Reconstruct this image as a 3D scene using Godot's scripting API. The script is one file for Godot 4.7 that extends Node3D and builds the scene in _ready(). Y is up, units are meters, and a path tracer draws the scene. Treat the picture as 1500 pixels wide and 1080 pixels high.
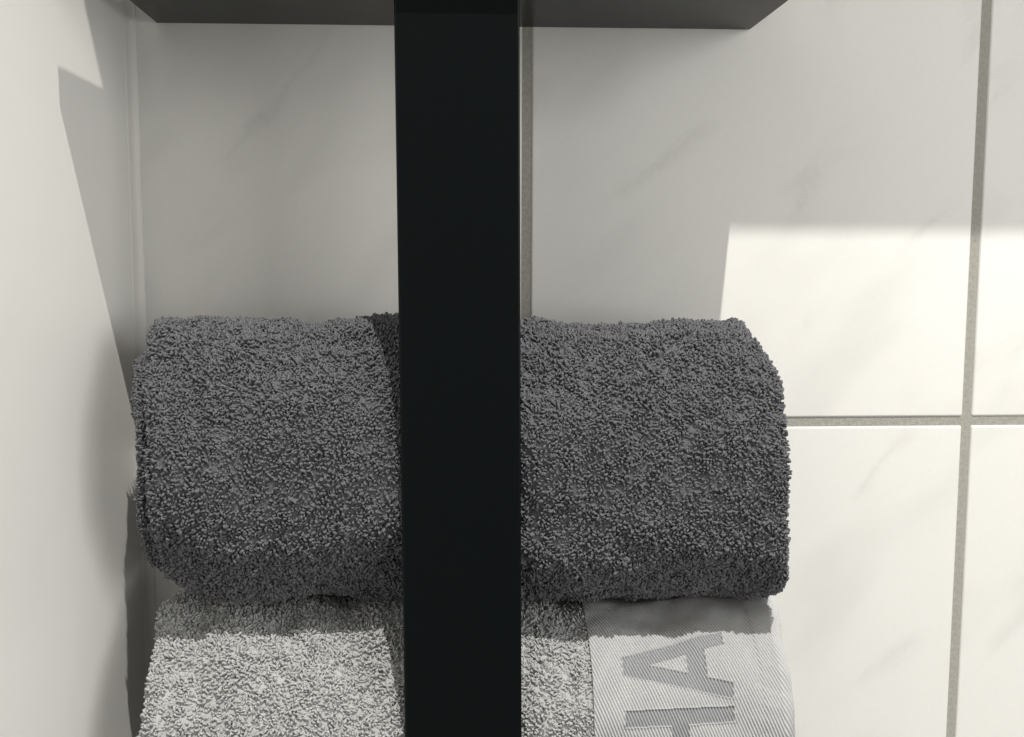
extends Node3D
# World: tiled wall at z = 0 facing +z, side wall at x = SIDE_X facing +x, camera at height 0. Metres.

const SIDE_X := -0.1635
const CORNER_Y0 := -0.75
const CORNER_Y1 := 1.0

var grain := FastNoiseLite.new()
var lump := FastNoiseLite.new()
var flow := FastNoiseLite.new()
var rng := RandomNumberGenerator.new()


func _ready() -> void:
	# ---------------- camera, surroundings, lamp, exposure ----------------
	var cam := Camera3D.new()
	cam.name = "camera"
	cam.position = Vector3(0, 0, 0.56)
	cam.rotation_degrees = Vector3(-5.9, -3.8, 0.2)
	cam.fov = 39.43
	cam.near = 0.01
	cam.far = 50.0
	add_child(cam)
	cam.current = true

	var env := Environment.new()
	env.background_mode = Environment.BG_COLOR
	env.background_color = Color(0.73, 0.725, 0.712)
	env.background_energy_multiplier = 0.58
	env.tonemap_mode = Environment.TONE_MAPPER_LINEAR
	env.tonemap_exposure = 1.0
	env.sdfgi_enabled = true
	env.ssao_enabled = true
	env.ssil_enabled = true
	var we := WorldEnvironment.new()
	we.name = "surroundings"
	we.environment = env
	add_child(we)

	for n in [[grain, 11, 260.0], [lump, 5, 22.0], [flow, 23, 95.0]]:
		n[0].noise_type = FastNoiseLite.TYPE_SIMPLEX_SMOOTH
		n[0].seed = n[1]
		n[0].frequency = n[2]
		n[0].fractal_type = FastNoiseLite.FRACTAL_FBM
		n[0].fractal_octaves = 2

	build_spot_lamp(Vector3(0.30, 1.806, 1.136), Vector3(0.02, -0.05, 0.03))
	build_soft_panel(Vector3(1.16, 0.24, 1.26), Vector3(0.0, -0.05, 0.05))

	# ---------------- setting ----------------
	build_tile_wall()
	build_side_wall()
	build_sealant()
	build_wall_cabinet()

	# ---------------- objects ----------------
	build_rack()
	build_dark_towel()
	build_light_towel()


# ======================================================================= helpers
func tag(o: Node, label := "", category := "", group := "", kind := "") -> void:
	if label: o.set_meta("label", label)
	if category: o.set_meta("category", category)
	if group: o.set_meta("group", group)
	if kind: o.set_meta("kind", kind)


func base(called: String, at := Vector3.ZERO) -> Node3D:
	var o := Node3D.new()
	o.name = called
	o.position = at
	add_child(o, true)
	return o


func put(mesh: Mesh, called: String, mat: Material, parent: Node) -> MeshInstance3D:
	var o := MeshInstance3D.new()
	o.name = called
	o.mesh = mesh
	o.material_override = mat
	parent.add_child(o, true)
	return o


func srgb(r: float, g: float, b: float) -> Color:
	return Color(r, g, b).linear_to_srgb()


func plain(c: Color, rough: float, spec := 0.5) -> StandardMaterial3D:
	var m := StandardMaterial3D.new()
	m.albedo_color = c
	m.roughness = rough
	m.metallic_specular = spec
	return m


# A box with rounded edges: every corner of a subdivided box is pushed onto the rounded shape.
func rounded_box(size: Vector3, r: float, seg := 3) -> ArrayMesh:
	var st := SurfaceTool.new()
	st.begin(Mesh.PRIMITIVE_TRIANGLES)
	var h := size / 2.0
	var inner := h - Vector3.ONE * r
	var axes := [[0, 1, 2], [1, 2, 0], [2, 0, 1]]
	for a in axes:
		for sgn in [-1.0, 1.0]:
			var us := ticks(inner[a[1]], h[a[1]], seg)
			var vs := ticks(inner[a[2]], h[a[2]], seg)
			for i in us.size() - 1:
				for j in vs.size() - 1:
					var q := []
					for c in [[i, j], [i + 1, j], [i + 1, j + 1], [i, j + 1]]:
						var p := Vector3.ZERO
						p[a[0]] = sgn * h[a[0]]
						p[a[1]] = us[c[0]]
						p[a[2]] = vs[c[1]]
						var k := p.clamp(-inner, inner)
						var n := (p - k).normalized()
						q.append([k + n * r, n])
					var order := [0, 2, 1, 0, 3, 2] if sgn > 0 else [0, 1, 2, 0, 2, 3]
					for o in order:
						st.set_normal(q[o][1])
						st.add_vertex(q[o][0])
	return st.commit()


func ticks(inner: float, outer: float, seg: int) -> Array:
	var a := []
	for i in seg + 1: a.append(-outer + (outer - inner) * float(i) / seg)
	for i in seg + 1: a.append(inner + (outer - inner) * float(i) / seg)
	return a


func noise_normal(freq: float, strength: float, seed_: int, size := 512) -> NoiseTexture2D:
	var n := FastNoiseLite.new()
	n.seed = seed_
	n.frequency = freq
	n.fractal_octaves = 4
	var t := NoiseTexture2D.new()
	t.width = size
	t.height = size
	t.seamless = true
	t.as_normal_map = true
	t.bump_strength = strength
	t.noise = n
	return t


# ======================================================================= lamp (above and in front, out of the picture)
func build_spot_lamp(at: Vector3, aim: Vector3) -> void:
	var lamp := base("ceiling_spotlight", at)
	lamp.look_at_from_position(at, aim, Vector3.UP)
	tag(lamp, "small round white spotlight shining down towards the rolled towels", "spotlight")
	var st := SurfaceTool.new()
	st.begin(Mesh.PRIMITIVE_TRIANGLES)
	# turned housing: open cup, its mouth towards -z
	var prof := [[0.0, 0.075], [0.030, 0.075], [0.036, 0.069], [0.036, 0.0], [0.031, 0.0], [0.028, 0.03], [0.0, 0.035]]
	lathe_z(st, prof, 32)
	put(st.commit(), "housing", plain(Color(0.9, 0.9, 0.88), 0.4), lamp)
	var bulb := CylinderMesh.new()
	bulb.top_radius = 0.009
	bulb.bottom_radius = 0.009
	bulb.height = 0.003
	var bm := plain(Color(1, 0.97, 0.92), 0.5)
	bm.emission_enabled = true
	bm.emission = Color(1, 0.95, 0.88)
	bm.emission_energy_multiplier = 4.0
	var b := put(bulb, "bulb", bm, lamp)
	b.rotation_degrees.x = 90
	b.position.z = 0.012
	var l := SpotLight3D.new()
	l.name = "spot_beam"
	l.position.z = -0.002
	l.light_color = Color(1.0, 0.985, 0.958)
	l.light_energy = 5.6
	l.light_size = 0.0026
	l.spot_angle = 38.0
	l.spot_angle_attenuation = 0.6
	l.spot_range = 8.0
	l.spot_attenuation = 2.0
	l.shadow_enabled = true
	lamp.add_child(l)


# Unseen light panel added to the right of the camera: soft light that leaves the side wall behind the towels in a blurred shade.
func build_soft_panel(at: Vector3, aim: Vector3) -> void:
	var w := base("added_light_panel", at)
	w.look_at_from_position(at, aim, Vector3.UP)
	tag(w, "added soft light panel in a white frame, opposite the corner of the walls", "light_panel")
	var white := plain(Color(0.9, 0.9, 0.89), 0.4)
	for s in [-1, 1]:
		var v := put(rounded_box(Vector3(0.05, 1.0, 0.05), 0.003, 2), "frame", white, w)
		v.position = Vector3(s * 0.475, 0, 0.02)
		var h := put(rounded_box(Vector3(0.90, 0.05, 0.05), 0.003, 2), "frame", white, w)
		h.position = Vector3(0, s * 0.475, 0.02)
	var glow_mat := plain(Color(0.9, 0.92, 0.92), 0.7)
	glow_mat.emission_enabled = true
	glow_mat.emission = Color(0.97, 0.985, 1.0)
	glow_mat.emission_energy_multiplier = 0.25
	var pane := put(rounded_box(Vector3(0.90, 0.90, 0.006), 0.001, 1), "pane", glow_mat, w)
	pane.position.z = 0.02
	var l := AreaLight3D.new()
	l.name = "panel_soft_light"
	l.area_size = Vector2(0.88, 0.88)
	l.light_color = Color(1.0, 0.992, 0.975)
	l.light_energy = 1.2
	l.area_range = 8.0
	l.area_attenuation = 2.0
	l.position.z = -0.008
	l.shadow_enabled = true
	w.add_child(l)


func lathe_z(st: SurfaceTool, prof: Array, seg: int) -> void:
	st.set_smooth_group(-1)
	for i in prof.size() - 1:
		for k in seg:
			var a0 := TAU * k / seg
			var a1 := TAU * (k + 1) / seg
			var p := []
			for c in [[i, a0], [i, a1], [i + 1, a1], [i + 1, a0]]:
				var r: float = prof[c[0]][0]
				p.append(Vector3(r * cos(c[1]), r * sin(c[1]), prof[c[0]][1]))
			for o in [0, 1, 2, 0, 2, 3]: st.add_vertex(p[o])
	st.generate_normals()


# ======================================================================= tiled wall
func vein_image(seed_: int) -> ImageTexture:
	var size := 512
	var img := Image.create(size, size, false, Image.FORMAT_RGB8)
	var n1 := FastNoiseLite.new(); n1.seed = seed_; n1.frequency = 0.0065; n1.fractal_octaves = 3
	n1.domain_warp_enabled = true; n1.domain_warp_amplitude = 38.0; n1.domain_warp_frequency = 0.012
	var n2 := FastNoiseLite.new(); n2.seed = seed_ + 7; n2.frequency = 0.012; n2.fractal_octaves = 3
	var n3 := FastNoiseLite.new(); n3.seed = seed_ + 19; n3.frequency = 0.35; n3.fractal_octaves = 2
	for y in size:
		for x in size:
			# along runs up and to the right: veins are stretched that way
			var a := (x - y) * 0.7071
			var b := (x + y) * 0.7071
			var v := n1.get_noise_2d(a * 0.45, b * 1.25)
			var w := n2.get_noise_2d(x, y)
			var vein := pow(maxf(0.0, 1.0 - absf(v) * 7.0), 2.0) * smoothstep(-0.1, 0.45, w)
			var cloud := smoothstep(0.0, 0.6, n2.get_noise_2d(a * 0.5 + 300.0, b * 1.3))
			var d := 0.038 * vein + 0.028 * cloud + 0.006 * n3.get_noise_2d(x, y)
			img.set_pixel(x, y, Color(0.868 - d, 0.865 - d * 0.99, 0.850 - d * 1.0))
	return ImageTexture.create_from_image(img)


func build_tile_wall() -> void:
	var wall := base("tile_wall")
	tag(wall, "", "", "", "structure")
	var grout := plain(srgb(0.40, 0.392, 0.362), 0.95, 0.2)
	grout.normal_enabled = true
	grout.normal_texture = noise_normal(0.09, 7.0, 3)
	grout.normal_scale = 0.45
	grout.uv1_triplanar = true
	grout.uv1_world_triplanar = true
	grout.uv1_scale = Vector3.ONE * 22.0
	var gt := NoiseTexture2D.new()
	var gn := FastNoiseLite.new(); gn.seed = 9; gn.frequency = 0.03; gn.fractal_octaves = 4
	gt.noise = gn; gt.width = 512; gt.height = 512; gt.seamless = true
	var ramp := Gradient.new()
	ramp.set_color(0, Color(0.88, 0.875, 0.86)); ramp.set_color(1, Color(1, 1, 1))
	gt.color_ramp = ramp
	grout.albedo_texture = gt
	var bed := BoxMesh.new()
	bed.size = Vector3(1.2, CORNER_Y1 - CORNER_Y0, 0.03)
	var g := put(bed, "grout", grout, wall)
	g.position = Vector3(SIDE_X + 0.6 - 0.002, (CORNER_Y0 + CORNER_Y1) / 2, -0.0158)

	var mats := []
	for k in 3:
		var m := StandardMaterial3D.new()
		m.albedo_texture = vein_image(40 + k * 31)
		m.uv1_triplanar = true
		m.uv1_world_triplanar = true
		m.uv1_scale = Vector3.ONE * 1.5
		m.uv1_offset = Vector3(0.13 * k, 0.37 * k, 0)
		m.roughness = 0.36
		m.metallic_specular = 0.4
		m.normal_enabled = true
		m.normal_texture = noise_normal(0.012, 1.2, 60 + k)
		m.normal_scale = 0.12
		mats.append(m)
	var joints_x := [SIDE_X - 0.0005, 0.0448, 0.2963, 0.5478, 0.7993, 1.0508]
	var joints_y := [CORNER_Y0, -0.4900, -0.0888, 0.3124, 0.7136, CORNER_Y1]
	var gap := 0.0052
	rng.seed = 77
	for i in joints_x.size() - 1:
		for j in joints_y.size() - 1:
			var x0: float = joints_x[i] + (0.0 if i == 0 else gap / 2)
			var x1: float = joints_x[i + 1] - gap / 2
			var y0: float = joints_y[j] + gap / 2
			var y1: float = joints_y[j + 1] - gap / 2
			var t := put(rounded_box(Vector3(x1 - x0, y1 - y0, 0.008), 0.0013, 4), "tile", mats[(i * 2 + j) % 3], wall)
			t.position = Vector3((x0 + x1) / 2, (y0 + y1) / 2, -0.004 + rng.randf_range(-0.0002, 0.0002))
			t.rotation = Vector3(rng.randf_range(-1, 1), rng.randf_range(-1, 1), 0) * 0.0012


func build_side_wall() -> void:
	var m := plain(Color(0.955, 0.95, 0.935), 0.34, 0.45)
	m.normal_enabled = true
	m.normal_texture = noise_normal(0.02, 1.0, 91)
	m.normal_scale = 0.1
	m.uv1_triplanar = true
	m.uv1_world_triplanar = true
	m.uv1_scale = Vector3.ONE * 3.0
	var b := BoxMesh.new()
	b.size = Vector3(0.05, CORNER_Y1 - CORNER_Y0, 0.75)
	var w := put(b, "side_wall", m, self)
	w.position = Vector3(SIDE_X - 0.025, (CORNER_Y0 + CORNER_Y1) / 2, 0.345)
	tag(w, "", "", "", "structure")


func build_sealant() -> void:
	var st := SurfaceTool.new()
	st.begin(Mesh.PRIMITIVE_TRIANGLES)
	var seg := 8
	var rows := 140
	var pts := []
	for j in rows + 1:
		var y := lerpf(CORNER_Y0, CORNER_Y1, float(j) / rows)
		var wob := 1.0 + 0.10 * lump.get_noise_2d(y * 1.6, 3.0) + 0.05 * flow.get_noise_2d(y, 8.0)
		var row := []
		row.append(Vector3(SIDE_X - 0.0004, y, 0.0052 * wob))
		for k in seg + 1:
			# hollow bead: a shallow arc bulging towards the corner
			var a := float(k) / seg
			var e := 4.0 * a * (1 - a)
			var x := 0.0006 + (0.0043 * a) * wob - 0.0007 * e
			var z := 0.0006 + (0.0043 * (1 - a)) * wob - 0.0007 * e
			row.append(Vector3(SIDE_X + x, y, z))
		row.append(Vector3(SIDE_X + 0.0054 * wob, y, -0.0004))
		pts.append(row)
	st.set_smooth_group(0)
	for j in rows:
		for k in seg + 2:
			var q := [pts[j][k], pts[j][k + 1], pts[j + 1][k + 1], pts[j + 1][k]]
			for o in [0, 2, 1, 0, 3, 2]: st.add_vertex(q[o])
	st.index()
	st.generate_normals()
	var o := put(st.commit(), "sealant_bead", plain(Color(0.89, 0.885, 0.865), 0.42, 0.45), self)
	tag(o, "thin white silicone bead running down the corner between both walls", "sealant")


# Its lower front edge stops the spotlight: the long shadow edge across the tiles (the cabinet itself is above the picture).
func build_wall_cabinet() -> void:
	var c := base("wall_cabinet", Vector3(0.40, 0.44, 0.002))
	tag(c, "white wall cabinet with two doors hung on the tiles above the towel rack", "cabinet")
	var white := plain(Color(0.88, 0.875, 0.86), 0.35)
	var body := put(rounded_box(Vector3(1.06, 0.42, 0.2495), 0.001, 2), "body", white, c)
	body.position = Vector3(0, 0.21, 0.12475)
	for s in [-1, 1]:
		var d := put(rounded_box(Vector3(0.526, 0.416, 0.018), 0.0015, 2), "door", white, c)
		d.position = Vector3(s * 0.265, 0.209, 0.2588)
		var k := SphereMesh.new()
		k.radius = 0.009
		k.height = 0.016
		var h := put(k, "knob", plain(Color(0.6, 0.6, 0.6), 0.3), d)
		h.position = Vector3(-s * 0.235, -0.17, 0.014)


# ======================================================================= rack
func build_rack() -> void:
	var rack := base("towel_rack")
	tag(rack, "matt black steel towel rack with top shelf and wide front bar, holding rolled towels", "towel rack")
	rack.rotation.z = 0.0072
	var m := plain(srgb(0.0022, 0.0033, 0.0037), 0.28, 0.26)
	m.normal_enabled = true
	m.normal_texture = noise_normal(0.22, 2.0, 17)
	m.normal_scale = 0.10
	m.uv1_triplanar = true
	m.uv1_scale = Vector3.ONE * 30.0
	# shelf: a tray, its rim standing up 16 mm on three sides
	for y in [0.1237, -0.3240]:
		var shelf := put(rounded_box(Vector3(0.3135, 0.003, 0.1336), 0.0008, 2), "shelf", m, rack)
		shelf.position = Vector3(0.0093, y + 0.0015, 0.0673)
		var front := put(rounded_box(Vector3(0.3135, 0.0136, 0.0025), 0.0007, 2), "rim", m, shelf)
		front.position = Vector3(0, 0.0082, 0.0655)
		for sd in [-1, 1]:
			var rim := put(rounded_box(Vector3(0.0025, 0.0136, 0.1306), 0.0007, 2), "rim", m, shelf)
			rim.position = Vector3(sd * 0.1555, 0.0082, -0.0012)
	var bar := put(rounded_box(Vector3(0.0520, 0.4440, 0.003), 0.0009, 3), "front_bar", m, rack)
	bar.position = Vector3(0.0066, -0.0985, 0.1195)


# ======================================================================= towels
# One rolled towel: a sheet wound into a spiral round the x axis. angle a: 0 top, 90 front, 180 bottom, -90 wall side.
class Roll:
	var yc := 0.0
	var zc := 0.0
	var ry := 0.0
	var rz := 0.0
	var lay := 0.0088     # step from turn to turn
	var thick := 0.0080   # sheet thickness
	var turns := 3.4
	var left: Array       # [angle, x] of the outer turn's ends
	var right: Array
	var lump: FastNoiseLite
	var amp := 0.0016
	var off := 0.0
	var taper := 0.0      # how much thicker the roll is at its left end
	var thin := 0.0       # how much thinner the underside is towards the left
	var droop := 0.0      # how much it thins towards the very left end
	var rib := 0.0        # soft ribs across the roll
	var crush := 0.0      # small pressed and puffed patches
	var flat := 0.0       # 1: no patches or ribs under the flat-woven border
	var poke := 0.0       # how far the second turn sticks out on the left
	var square := 1.0     # below 1 the cross-section is fuller than an ellipse

	func ends(table: Array, deg: float) -> float:
		for i in table.size() - 1:
			if deg <= table[i + 1][0]:
				var t: float = clampf((deg - table[i][0]) / (table[i + 1][0] - table[i][0]), 0.0, 1.0)
				t = t * t * (3.0 - 2.0 * t)
				return lerpf(table[i][1], table[i + 1][1], t)
		return table[-1][1]

	# w: distance along x from the left end of the flat outer face; below 0 and above length it turns round the hem
	func span(phi: float) -> Vector2:
		var deg := 270.0 - fposmod(phi, 360.0)
		var n := floorf(phi / 360.0)
		var a := ends(left, deg)
		var b := ends(right, deg)
		if n > 0:
			a += 0.004 * sin(n * 2.3 + off) - 0.0022 * n * 0.3
			if n == 1.0: a -= poke
			b += 0.004 * sin(n * 4.1 + off * 2.0)
		var hem := thick / 2.0
		return Vector2(a + hem, b - hem)

	func at(phi: float, w: float, lift: float, sp: Vector2) -> Vector3:
		var deg := 270.0 - phi
		var ang := deg_to_rad(deg)
		var drop := 0.0
		if phi > 360.0: drop = lay * phi / 360.0
		elif phi > 285.0: drop = lay * smoothstep(285.0, 360.0, phi)
		var length := sp.y - sp.x
		var hem := thick / 2.0
		var x := 0.0
		var inward := 0.0
		if w < 0.0:
			var t := -w / hem
			x = sp.x - (hem + lift) * sin(t)
			inward = hem - (hem + lift) * cos(t)
		elif w > length:
			var t := (w - length) / hem
			x = sp.y + (hem + lift) * sin(t)
			inward = hem - (hem + lift) * cos(t)
		else:
			x = sp.x + w
			inward = -lift
		var d := 0.0
		if phi < 360.0:
			d = amp * (lump.get_noise_3d(x * 0.8, cos(ang) * 0.05 + off, sin(ang) * 0.05) * 1.6)
			if crush > 0.0: d += crush * (1.0 - flat * smoothstep(0.055, 0.072, x)) * lump.get_noise_3d(x * 3.1, cos(ang) * 0.19 + off, sin(ang) * 0.19)
			if rib > 0.0: d += rib * (1.0 - flat * smoothstep(0.055, 0.072, x)) * sin(x * 175.0 + 1.6 * lump.get_noise_2d(x, cos(ang) * 0.06) + off)
			d -= thin * smoothstep(0.09, -0.06, x) * clampf(0.35 - 1.2 * cos(ang), 0.0, 1.0)
			d += taper * clampf((0.06 - x) / 0.2, 0.0, 1.0) - droop * pow(clampf((-0.085 - x) / 0.05, 0.0, 1.0), 2.0) * maxf(0.0, cos(ang))
		var r := -drop - inward + d
		var c := cos(ang)
		var s := sin(ang)
		if square != 1.0:
			c = signf(c) * pow(absf(c), square)
			s = signf(s) * pow(absf(s), square)
		return Vector3(x, yc + (ry + r) * c, zc + (rz + r) * s)


func sheet_mesh(ro: Roll) -> ArrayMesh:
	var steps := int(ro.turns * 84)
	var cols := 44
	var hemsteps := 7
	var rows := []
	for i in steps + 1:
		var phi := ro.turns * 360.0 * i / steps
		var sp := ro.span(phi)
		var length := sp.y - sp.x
		var hem := ro.thick / 2.0
		var ring := PackedVector3Array()
		for k in range(hemsteps, 0, -1): ring.append(ro.at(phi, -hem * PI * k / hemsteps, 0.0, sp))
		for k in cols + 1: ring.append(ro.at(phi, length * k / cols, 0.0, sp))
		for k in range(1, hemsteps + 1): ring.append(ro.at(phi, length + hem * PI * k / hemsteps, 0.0, sp))
		rows.append(ring)
	var st := SurfaceTool.new()
	st.begin(Mesh.PRIMITIVE_TRIANGLES)
	st.set_smooth_group(0)
	var n: int = rows[0].size()
	for i in steps:
		for k in n:
			var k2 := (k + 1) % n
			var q := [rows[i][k], rows[i][k2], rows[i + 1][k2], rows[i + 1][k]]
			for o in [0, 1, 2, 0, 2, 3]: st.add_vertex(q[o])
	for e in [0, steps]:
		for k in n - 2:
			var tri := [rows[e][0], rows[e][k + 1], rows[e][k + 2]]
			for v in tri: st.add_vertex(v)
	st.index()
	st.generate_normals()
	return st.commit()


# One loop of terry yarn, about 1 unit = 1 mm: up, over and down again.
func loop_mesh(h: float, wide: float, r: float, twist: float, skew: float) -> ArrayMesh:
	var seg := 8
	var sides := 5
	var path := []
	for i in seg + 1:
		var a := PI * i / seg
		var y := h * pow(sin(a), 0.75) - 0.5 * (1.0 - sin(a))
		var x := wide * cos(a) * (0.45 + 0.75 * sin(a)) + skew * y * y / h
		var z := twist * sin(a * 2.0) * wide
		path.append(Vector3(x, y, z))
	var st := SurfaceTool.new()
	st.begin(Mesh.PRIMITIVE_TRIANGLES)
	st.set_smooth_group(0)
	var rings := []
	for i in seg + 1:
		var t: Vector3 = (path[mini(i + 1, seg)] - path[maxi(i - 1, 0)]).normalized()
		var u := t.cross(Vector3(0.1, 0.2, 1)).normalized()
		var v := t.cross(u)
		var rr := r * (0.85 + 0.25 * sin(PI * i / seg))
		var ring := []
		for k in sides:
			var a := TAU * k / sides
			ring.append(path[i] + (u * cos(a) + v * sin(a)) * rr)
		rings.append(ring)
	for i in seg:
		for k in sides:
			var k2 := (k + 1) % sides
			var q := [rings[i][k], rings[i][k2], rings[i + 1][k2], rings[i + 1][k]]
			for o in [0, 2, 1, 0, 3, 2]: st.add_vertex(q[o])
	st.index()
	st.generate_normals()
	return st.commit()


# opt: ds, dw spacing; scale; lean; tint (linear); vary; from/to angle of phi; cut = x where the pile stops
func pile(ro: Roll, parent: Node, mat: Material, loops: Array, opt: Dictionary) -> void:
	var places := []
	var tints := []
	for k in loops.size():
		places.append([])
		tints.append([])
	rng.seed = opt.seed
	var ds: float = opt.ds
	var dw: float = opt.dw
	var mean_r := (ro.ry + ro.rz) / 2.0
	var dphi := rad_to_deg(ds / mean_r)
	var phi: float = opt.from
	var row := 0
	while phi < opt.to:
		var sp := ro.span(phi)
		var length := sp.y - sp.x
		var wrap := ro.thick * 0.5 * 2.3
		var w := -wrap + (dw * 0.5 if row % 2 else 0.0)
		var w1: float = length + wrap
		if opt.has("cut"): w1 = opt.cut - sp.x
		if opt.has("hem_only"): w1 = opt.hem_only
		while w < w1:
			if rng.randf() < 0.06:
				w += dw
				continue
			var p1 := phi + rng.randf_range(-0.30, 0.30) * dphi + 0.5 * dphi * grain.get_noise_2d(w * 0.5, phi * 0.0004)
			var ww := w + rng.randf_range(-0.32, 0.32) * dw
			var p := ro.at(p1, ww, 0.0, sp)
			var px := ro.at(p1, ww + 0.0008, 0.0, sp) - p
			var ps := ro.at(p1 - 0.9, ww, 0.0, sp) - p
			var n := ps.cross(px).normalized()
			if n.dot(p - Vector3(p.x, ro.yc, ro.zc)) < 0.0 and ww > 0.0 and ww < length: n = -n
			var tx := px.normalized()
			var tz := tx.cross(n)
			# which way the pile lies: coherent patches
			var f1 := flow.get_noise_3d(p.x + opt.seed, p.y, p.z)
			var f2 := flow.get_noise_3d(p.x * 1.3, p.y + 7.0 + opt.seed, p.z)
			var f3 := grain.get_noise_3d(p.x, p.y, p.z + opt.seed)
			var yaw: float = f1 * 3.6 * float(opt.swirl) + rng.randf_range(-0.5, 0.5)
			var lean_dir := Vector3(0, 0, 1) * (0.35 + 0.5 * f3 + 0.6 * f1) + Vector3(1, 0, 0) * (f2 * 2.8) + Vector3(rng.randf_range(-0.5, 0.5), 0, rng.randf_range(-0.5, 0.5))
			lean_dir *= float(opt.lean)
			var up := (n + tx * lean_dir.x - tz * (lean_dir.z * float(opt.down))).normalized()
			var side := (tx * cos(yaw) + tz * sin(yaw))
			side = (side - up * side.dot(up)).normalized()
			var third := side.cross(up)
			var s: float = float(opt.scale) * rng.randf_range(0.76, 1.20) * (1.0 + 0.5 * f3)
			if opt.has("cut"):
				var edge: float = opt.cut - p.x
				if edge < 0.006: s *= 0.74
			var k := rng.randi() % loops.size()
			places[k].append(Transform3D(Basis(side * s, up * s, third * s), p - n * 0.0002))
			var v: float = 1.0 + rng.randf_range(-1, 1) * opt.vary
			tints[k].append(Color(opt.tint.r * v, opt.tint.g * v, opt.tint.b * v))
			w += dw
		phi += dphi
		row += 1
	for k in loops.size():
		var mm := MultiMesh.new()
		mm.transform_format = MultiMesh.TRANSFORM_3D
		mm.use_colors = true
		mm.mesh = loops[k]
		mm.instance_count = places[k].size()
		for i in places[k].size():
			mm.set_instance_transform(i, places[k][i])
			mm.set_instance_color(i, tints[k][i])
		var o := MultiMeshInstance3D.new()
		o.name = "terry_pile"
		o.multimesh = mm
		o.material_override = mat
		o.set_meta("kind", "stuff")
		parent.add_child(o, true)


func yarn(rough := 0.68) -> StandardMaterial3D:
	var m := plain(Color.WHITE, rough, 0.45)
	m.vertex_color_use_as_albedo = true
	return m


func build_dark_towel() -> void:
	var t := base("rolled_towel")
	tag(t, "charcoal grey terry towel rolled up, lying on the light grey one", "towel", "rolled towels in the rack")
	var ro := Roll.new()
	ro.yc = -0.0970; ro.zc = 0.0598; ro.ry = 0.0668; ro.rz = 0.0556
	ro.left = [[-90, -0.134], [-10, -0.137], [8, -0.1355], [40, -0.1315], [75, -0.1270], [110, -0.1275], [135, -0.1262], [155, -0.1180], [180, -0.105], [270, -0.118]]
	ro.right = [[-90, 0.148], [-10, 0.150], [10, 0.1475], [60, 0.1525], [100, 0.1545], [150, 0.1600], [180, 0.157], [270, 0.15]]
	ro.lump = lump
	ro.off = 1.7
	ro.square = 0.91
	ro.crush = 0.0018
	ro.poke = 0.0045
	ro.thin = 0.0034
	ro.amp = 0.0030
	var c := Color(0.108, 0.110, 0.120)
	put(sheet_mesh(ro), "wound_sheet", plain(c.linear_to_srgb(), 0.95, 0.2), t)
	var loops := [loop_mesh(2.2, 0.62, 0.53, 0.3, 0.1), loop_mesh(2.6, 0.52, 0.50, 0.7, -0.35), loop_mesh(1.9, 0.72, 0.55, -0.5, 0.4)]
	pile(ro, t, yarn(), loops, {ds = 0.00126, dw = 0.00134, scale = 0.00080, lean = 0.68, down = 1.0, swirl = 1.0, tint = c, vary = 0.13, from = 70.0, to = 355.0, seed = 3})
	pile(ro, t, yarn(), loops, {ds = 0.00126, dw = 0.00134, scale = 0.00080, lean = 0.5, down = 1.0, swirl = 1.0, tint = c, vary = 0.13, from = 470.0, to = 640.0, seed = 4, hem_only = 0.004})


func build_light_towel() -> void:
	var t := base("rolled_towel")
	tag(t, "light grey rolled towel with woven lettered band, underneath the charcoal one", "towel", "rolled towels in the rack")
	var ro := Roll.new()
	ro.yc = -0.2345; ro.zc = 0.0595; ro.ry = 0.0648; ro.rz = 0.0560
	ro.left = [[-90, -0.138], [0, -0.139], [30, -0.1345], [60, -0.1335], [90, -0.133], [180, -0.13], [270, -0.135]]
	ro.right = [[-90, 0.164], [0, 0.1650], [40, 0.1610], [80, 0.1600], [120, 0.161], [270, 0.16]]
	ro.lump = lump
	ro.off = 6.3
	ro.amp = 0.0026
	ro.taper = 0.0048
	ro.droop = 0.006
	ro.rib = 0.0016
	ro.crush = 0.0022
	ro.flat = 0.85
	var c := Color(0.385, 0.389, 0.388)
	put(sheet_mesh(ro), "wound_sheet", plain(c.linear_to_srgb(), 0.95, 0.2), t)
	var loops := [loop_mesh(2.0, 0.6, 0.50, 0.3, 0.2), loop_mesh(2.4, 0.5, 0.47, 0.7, -0.35), loop_mesh(1.8, 0.7, 0.52, -0.5, 0.45)]
	pile(ro, t, yarn(), loops, {ds = 0.00134, dw = 0.00142, scale = 0.00086, lean = 0.78, down = 1.0, swirl = 0.6, tint = c, vary = 0.10, from = 70.0, to = 355.0, seed = 8, cut = 0.0696})
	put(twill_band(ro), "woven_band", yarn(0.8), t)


const LETTERS := [
	[[0.0828, 45.0], [0.0828, 49.4], [0.1337, 59.5], [0.1337, 53.4], [0.0900, 44.6]],
	[[0.0828, 46.0], [0.0828, 42.0], [0.1325, 30.0], [0.1325, 36.4], [0.0900, 46.5]],
	[[0.1132, 38.0], [0.1222, 36.5], [0.1222, 53.5], [0.1132, 52.0]],
	[[0.0822, 63.6], [0.1336, 62.6], [0.1336, 68.7], [0.0822, 69.8]],
	[[0.1036, 68.5], [0.1118, 68.5], [0.1124, 89.0], [0.1044, 89.0]],
	[[0.0822, 88.0], [0.1336, 88.0], [0.1336, 94.2], [0.0822, 94.2]],
]


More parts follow.
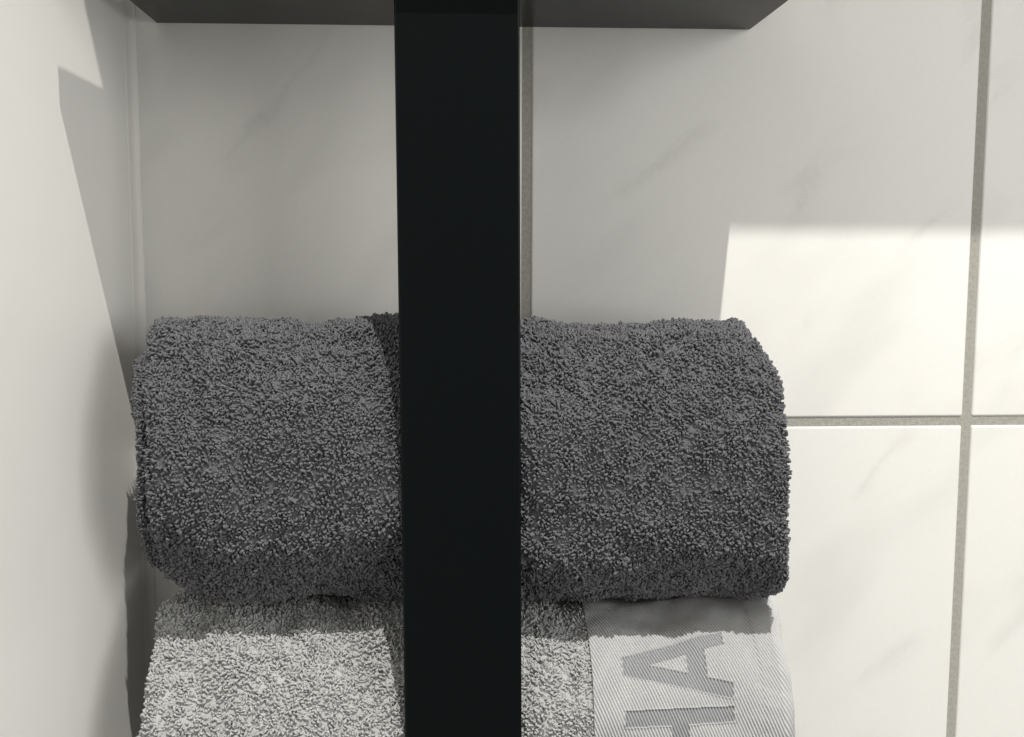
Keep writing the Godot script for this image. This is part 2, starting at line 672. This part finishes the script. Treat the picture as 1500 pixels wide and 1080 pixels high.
# Flat-woven border of the towel: twill ribs as real relief, the letters woven in a greyer yarn and lying lower.
func twill_band(ro: Roll) -> ArrayMesh:
	var polys := []
	var rims := []      # a raised cord of the weave follows each letter
	for l in LETTERS:
		var p := PackedVector2Array()
		for v in l: p.append(Vector2(v[0] * 1000.0, v[1] * 1.1))
		polys.append(p)
		rims.append_array(Geometry2D.offset_polygon(p, 0.55))
	var a0 := 4.0
	var a1 := 150.0
	var step := 0.00027
	var mean_r := (ro.ry + ro.rz) / 2.0
	var rows := int(deg_to_rad(a1 - a0) * mean_r / step)
	var x0 := 0.0680
	var pitch := 0.00135
	var pos := PackedVector3Array()
	var cols := 0
	var colors := PackedColorArray()
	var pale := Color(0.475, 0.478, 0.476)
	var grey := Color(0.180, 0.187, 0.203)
	var widest := 0.1660 - x0
	cols = int((widest + ro.thick) / step)
	for i in rows + 1:
		var deg := a0 + (a1 - a0) * i / rows
		var phi := 270.0 - deg
		var sp := ro.span(phi)
		var length := sp.y - sp.x
		var s := deg_to_rad(deg) * mean_r
		for k in cols + 1:
			var w := (x0 - sp.x) + (length + ro.thick * 0.5 * 2.2 - (x0 - sp.x)) * k / cols
			var x := sp.x + w
			var inside := 0.0
			var rim := 0.0
			if x > 0.081 and x < 0.135 and deg > 28.0 and deg < 96.0:
				var at := Vector2(x * 1000.0, deg * 1.1)
				for p in polys:
					if Geometry2D.is_point_in_polygon(at, p):
						inside = 1.0
						break
				if inside < 0.5:
					for p in rims:
						if Geometry2D.is_point_in_polygon(at, p):
							rim = 1.0
							break
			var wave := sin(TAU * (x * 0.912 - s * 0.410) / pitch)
			var cross := sin(TAU * (x * 0.41 + s * 0.912) / 0.0009)
			var lift := 0.0016 + 0.00040 * wave + 0.00004 * cross - 0.00036 * inside + 0.00034 * rim
			# sewn hem near the end of the towel
			lift += 0.0006 * smoothstep(0.1475, 0.1490, x) + 0.00035 * lump.get_noise_2d(x * 3.0, s * 3.0)
			pos.append(ro.at(phi, w, lift, sp))
			# ground weave: pale ribs, greyer grooves; letters: mostly the grey yarn
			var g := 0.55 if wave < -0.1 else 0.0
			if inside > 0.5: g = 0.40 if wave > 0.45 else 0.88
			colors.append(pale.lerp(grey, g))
	var nor := PackedVector3Array()
	nor.resize(pos.size())
	var idx := PackedInt32Array()
	var wd := cols + 1
	for i in rows + 1:
		for k in wd:
			var du := pos[i * wd + mini(k + 1, cols)] - pos[i * wd + maxi(k - 1, 0)]
			var dv := pos[mini(i + 1, rows) * wd + k] - pos[maxi(i - 1, 0) * wd + k]
			nor[i * wd + k] = dv.cross(du).normalized()
			if i < rows and k < cols:
				var o := i * wd + k
				idx.append_array([o, o + 1, o + wd, o + 1, o + wd + 1, o + wd])
	var arr := []
	arr.resize(Mesh.ARRAY_MAX)
	arr[Mesh.ARRAY_VERTEX] = pos
	arr[Mesh.ARRAY_NORMAL] = nor
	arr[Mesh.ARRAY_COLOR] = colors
	arr[Mesh.ARRAY_INDEX] = idx
	var m := ArrayMesh.new()
	m.add_surface_from_arrays(Mesh.PRIMITIVE_TRIANGLES, arr)
	return m
